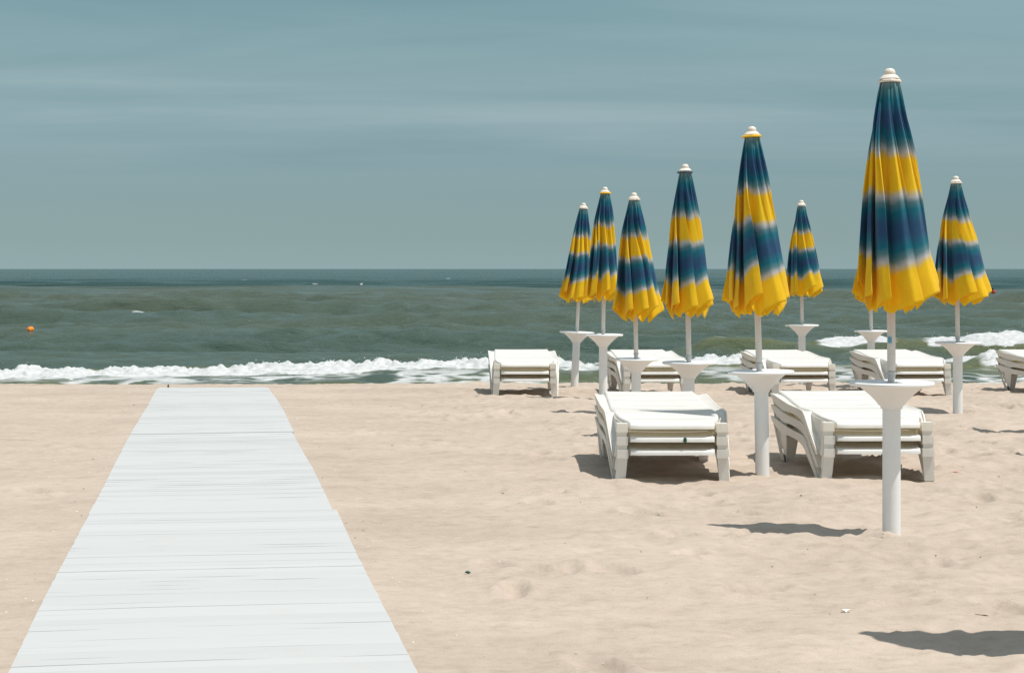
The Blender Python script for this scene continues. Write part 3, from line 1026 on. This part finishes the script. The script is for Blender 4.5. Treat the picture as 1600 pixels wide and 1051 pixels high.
# ------------------------------------------------------------------ small things on the sand
def blob(c, size, seed, mat, name, squash=(1, 1, .5)):
    r = random.Random(seed)
    mb = MB()
    prof = [(.25, -.8), (.8, -.4), (1, .0), (.75, .5), (.3, .85)]
    k1, k2 = r.uniform(0, 6), r.uniform(0, 6)
    mb.lathe(prof, 12, mod=lambda a, z: 1 + .22 * math.sin(2 * a + k1) + .12 * math.sin(3 * a + k2 + z))
    mb.v = [(c[0] + p[0] * size * squash[0], c[1] + p[1] * size * squash[1], c[2] + p[2] * size * squash[2]) for p in mb.v]
    return mb.build(name, mat, None, 50)


x, y, z = on_ground(731, 899)
z = sand_z(x, y)
o = blob((x, y, z + .004), .011, 3, M_GREEN, 'glass_fragment', (1.0, .8, .6))
tag(o, 'dark green glass fragment on bare sand right of the boardwalk', 'glass fragment')
x, y, z = on_ground(1322, 958); z = sand_z(x, y)
sh = MB()
nr, nc = 8, 21
vs = []
for i in range(nr):
    rr = i / (nr - 1)
    for k in range(nc):
        a = -1.25 + 2.5 * k / (nc - 1)
        rad = .022 * rr * (1 + .05 * math.cos(k * math.pi))
        vs.append((x + rad * math.sin(a) * .9, y - .008 + rad * math.cos(a), z + .001 + .010 * math.sin(rr * 2.2) + .001 * rr * math.cos(k * math.pi)))
sh.add(vs, [(i * nc + k, i * nc + k + 1, (i + 1) * nc + k + 1, (i + 1) * nc + k) for i in range(nr - 1) for k in range(nc - 1)])
o = sh.build('seashell', M_SHELL, None, 60)
sm = o.modifiers.new('Solidify', 'SOLIDIFY'); sm.thickness = .0018
tag(o, 'white seashell on the sand in the right foreground', 'seashell')
x, y, z = on_ground(1533, 962); z = sand_z(x, y)
mb = MB(); n = 7
mb.lathe([(.001, -.024), (.0035, -.018), (.003, 0), (.0035, .014), (.001, .025)], 7)
mb.v = [(x + p[2] + p[0] * .3, y + p[0] - p[2] * .4, z + .004 + p[1]) for p in mb.v]
o = mb.build('twig', M_WOOD, None, 50)
tag(o, 'short dark twig on the sand above the foreground shadow', 'twig')
x, y, z = on_ground(263, 607)
mb = MB()
mb.hexa([(x - .011, y - .01, z - .05), (x + .011, y - .01, z - .05), (x - .011, y + .01, z - .05), (x + .011, y + .01, z - .05),
         (x - .010, y - .009, z + .045), (x + .008, y - .009, z + .052), (x - .010, y + .009, z + .047), (x + .008, y + .009, z + .050)])
o = mb.build('wooden_peg', M_WOOD)
tag(o, 'small wooden peg standing behind the far end of the boardwalk', 'peg')
x, y, z = on_ground(1494, 740); z = sand_z(x, y)
o = blob((x, y, z + .003), .013, 8, mat_simple('pink_plastic', (.62, .28, .24), .6), 'plastic_scrap', (1.2, .8, .5))
tag(o, 'pink plastic scrap on the sand right of the near loungers', 'plastic scrap')

# scattered crumbs of shell, wood and seaweed
def debris(name, mat, cnt, smin, smax, seed, label):
    r = random.Random(seed); mb = MB()
    k = 0
    while k < cnt:
        y = 5.6 + 17 * r.random() ** 1.15; x = r.uniform(-.30, .30) * y
        c = BW(y)
        if abs(x - c) < 0.75: continue
        if x < c and r.random() < .55: continue
        if r.random() < .35: x = c + r.choice((-1, 1)) * (0.68 + abs(r.gauss(0, .12)))
        s = r.uniform(smin, smax) * (0.6 + y / 16)
        z = sand_z(x, y)
        a = r.uniform(0, 3.14); e = r.uniform(1, 2.6)
        pts = []
        for (u, v, w) in ((-1, -1, -.4), (1, -1, -.4), (-1, 1, -.4), (1, 1, -.4), (-.7, -.6, .7), (.6, -.7, .5), (-.6, .7, .6), (.7, .5, .7)):
            u *= s * e * r.uniform(.7, 1.2); v *= s * r.uniform(.6, 1.1)
            pts.append((x + u * math.cos(a) - v * math.sin(a), y + u * math.sin(a) + v * math.cos(a), z + w * s * .7 + s * .1))
        mb.hexa(pts); k += 1
    o = mb.build(name, mat)
    tag(o, label, 'beach litter', None, 'stuff')


debris('seaweed_crumbs', M_WEED, 150, .0014, .0034, 2, 'dark crumbs of dry seaweed and wood strewn over the sand')
debris('shell_crumbs', M_SHELL, 240, .0012, .0030, 4, 'pale crumbs of broken shell strewn over the sand')

# ------------------------------------------------------------------ sky and sun
SUN = Vector((.365, -.14, 1.0)).normalized()
elev = math.asin(SUN.z); azim = math.atan2(SUN.x, SUN.y)
w = bpy.data.worlds.new('World'); scene.world = w; w.use_nodes = True
nt = w.node_tree
bg = nt.nodes['Background']
sky = N(nt, 'ShaderNodeTexSky'); sky.sky_type = 'NISHITA'; sky.sun_disc = False
sky.sun_elevation = elev; sky.sun_rotation = azim
sky.air_density = 1.0; sky.dust_density = 0.0; sky.ozone_density = 2.0
tc = N(nt, 'ShaderNodeTexCoord')
sep = N(nt, 'ShaderNodeSeparateXYZ'); nt.links.new(tc.outputs['Generated'], sep.inputs[0])
zz = math_n(nt, 'ADD', math_n(nt, 'MAXIMUM', sep.outputs['Z'], 0.0), 0.045)
cx = math_n(nt, 'DIVIDE', sep.outputs['X'], zz); cy = math_n(nt, 'DIVIDE', sep.outputs['Y'], zz)
cmb = N(nt, 'ShaderNodeCombineXYZ'); nt.links.new(cx, cmb.inputs[0]); nt.links.new(cy, cmb.inputs[1])


def cl(scale, st, off, detail):
    mp = N(nt, 'ShaderNodeMapping'); mp.inputs['Scale'].default_value = st; mp.inputs['Location'].default_value = off
    mp.inputs['Rotation'].default_value = (0, 0, 0.10)
    nt.links.new(cmb.outputs[0], mp.inputs['Vector'])
    n = N(nt, 'ShaderNodeTexNoise'); n.inputs['Scale'].default_value = scale; n.inputs['Detail'].default_value = detail
    n.inputs['Roughness'].default_value = 0.55; n.inputs['Distortion'].default_value = 0.7
    nt.links.new(mp.outputs[0], n.inputs['Vector'])
    return n.outputs['Fac']


c1 = cl(0.30, (0.32, 1.0, 1), (3.0, 1.2, 0), 5)
c2 = cl(0.52, (0.75, 1.2, 1), (1.0, 5.2, 0), 6)
cs = math_n(nt, 'ADD', math_n(nt, 'MULTIPLY', c1, 0.55), math_n(nt, 'MULTIPLY', c2, 0.45))
cf = ramp_out(nt, cs, [(0.37, (0, 0, 0)), (0.52, (0.45, 0.45, 0.45)), (0.66, (1, 1, 1))])
low = N(nt, 'ShaderNodeMapRange'); low.interpolation_type = 'SMOOTHSTEP'
low.inputs['From Min'].default_value = 0.035; low.inputs['From Max'].default_value = 0.085
nt.links.new(sep.outputs['Z'], low.inputs['Value'])
cf = math_n(nt, 'MULTIPLY', cf, low.outputs[0])
hz = ramp_out(nt, sep.outputs['Z'], [(0.0, (0.272, 0.425, 0.650)), (0.017, (0.290, 0.405, 0.54)), (0.035, (0.325, 0.418, 0.512)), (0.07, (0.388, 0.464, 0.495)), (0.105, (0.475, 0.545, 0.495)),
                                     (0.145, (0.55, 0.625, 0.525)), (0.21, (0.8, 0.85, 0.62)), (0.34, (1.6, 1.35, 0.9)), (0.7, (2.7, 2.0, 1.2))])
tint = mixc(nt, 1.0, sky.outputs[0], hz, 'MULTIPLY')
cloudc = mixc(nt, 1.0, tint, (1.72, 1.42, 1.36), 'MULTIPLY')
fin = mixc(nt, math_n(nt, 'MULTIPLY', cf, 0.8), tint, cloudc)
nt.links.new(fin, bg.inputs['Color'])
bg.inputs['Strength'].default_value = 0.105

ld = bpy.data.lights.new('sun', 'SUN'); ld.energy = 3.9; ld.angle = math.radians(0.5); ld.color = (1.0, 0.955, 0.89)
lo = bpy.data.objects.new('sun', ld); COL.objects.link(lo)
lo.location = (5, -5, 30)
lo.rotation_euler = SUN.to_track_quat('Z', 'Y').to_euler()

# ------------------------------------------------------------------ camera and output
cd = bpy.data.cameras.new('camera'); cam = bpy.data.objects.new('camera', cd); COL.objects.link(cam)
cam.location = (0, 0, CAM_Z); cam.rotation_euler = (math.radians(90), 0, 0)
cd.sensor_fit = 'HORIZONTAL'; cd.sensor_width = 36.0; cd.lens = 36.0 * F / 1600.0
cd.shift_y = -(525.5 - HORIZON) / 1600.0
cd.clip_start = 0.05; cd.clip_end = 200000
scene.camera = cam
scene.view_settings.view_transform = 'Standard'
scene.view_settings.look = 'None'
scene.view_settings.gamma = 1.0
scene.view_settings.exposure = 0.17
scene.render.engine = 'CYCLES'
scene.cycles.max_bounces = 12
scene.cycles.diffuse_bounces = 10
scene.cycles.use_denoising = True
scene.cycles.denoising_prefilter = 'NONE'
scene.cycles.sample_clamp_indirect = 4.0
scene.cycles.use_adaptive_sampling = False
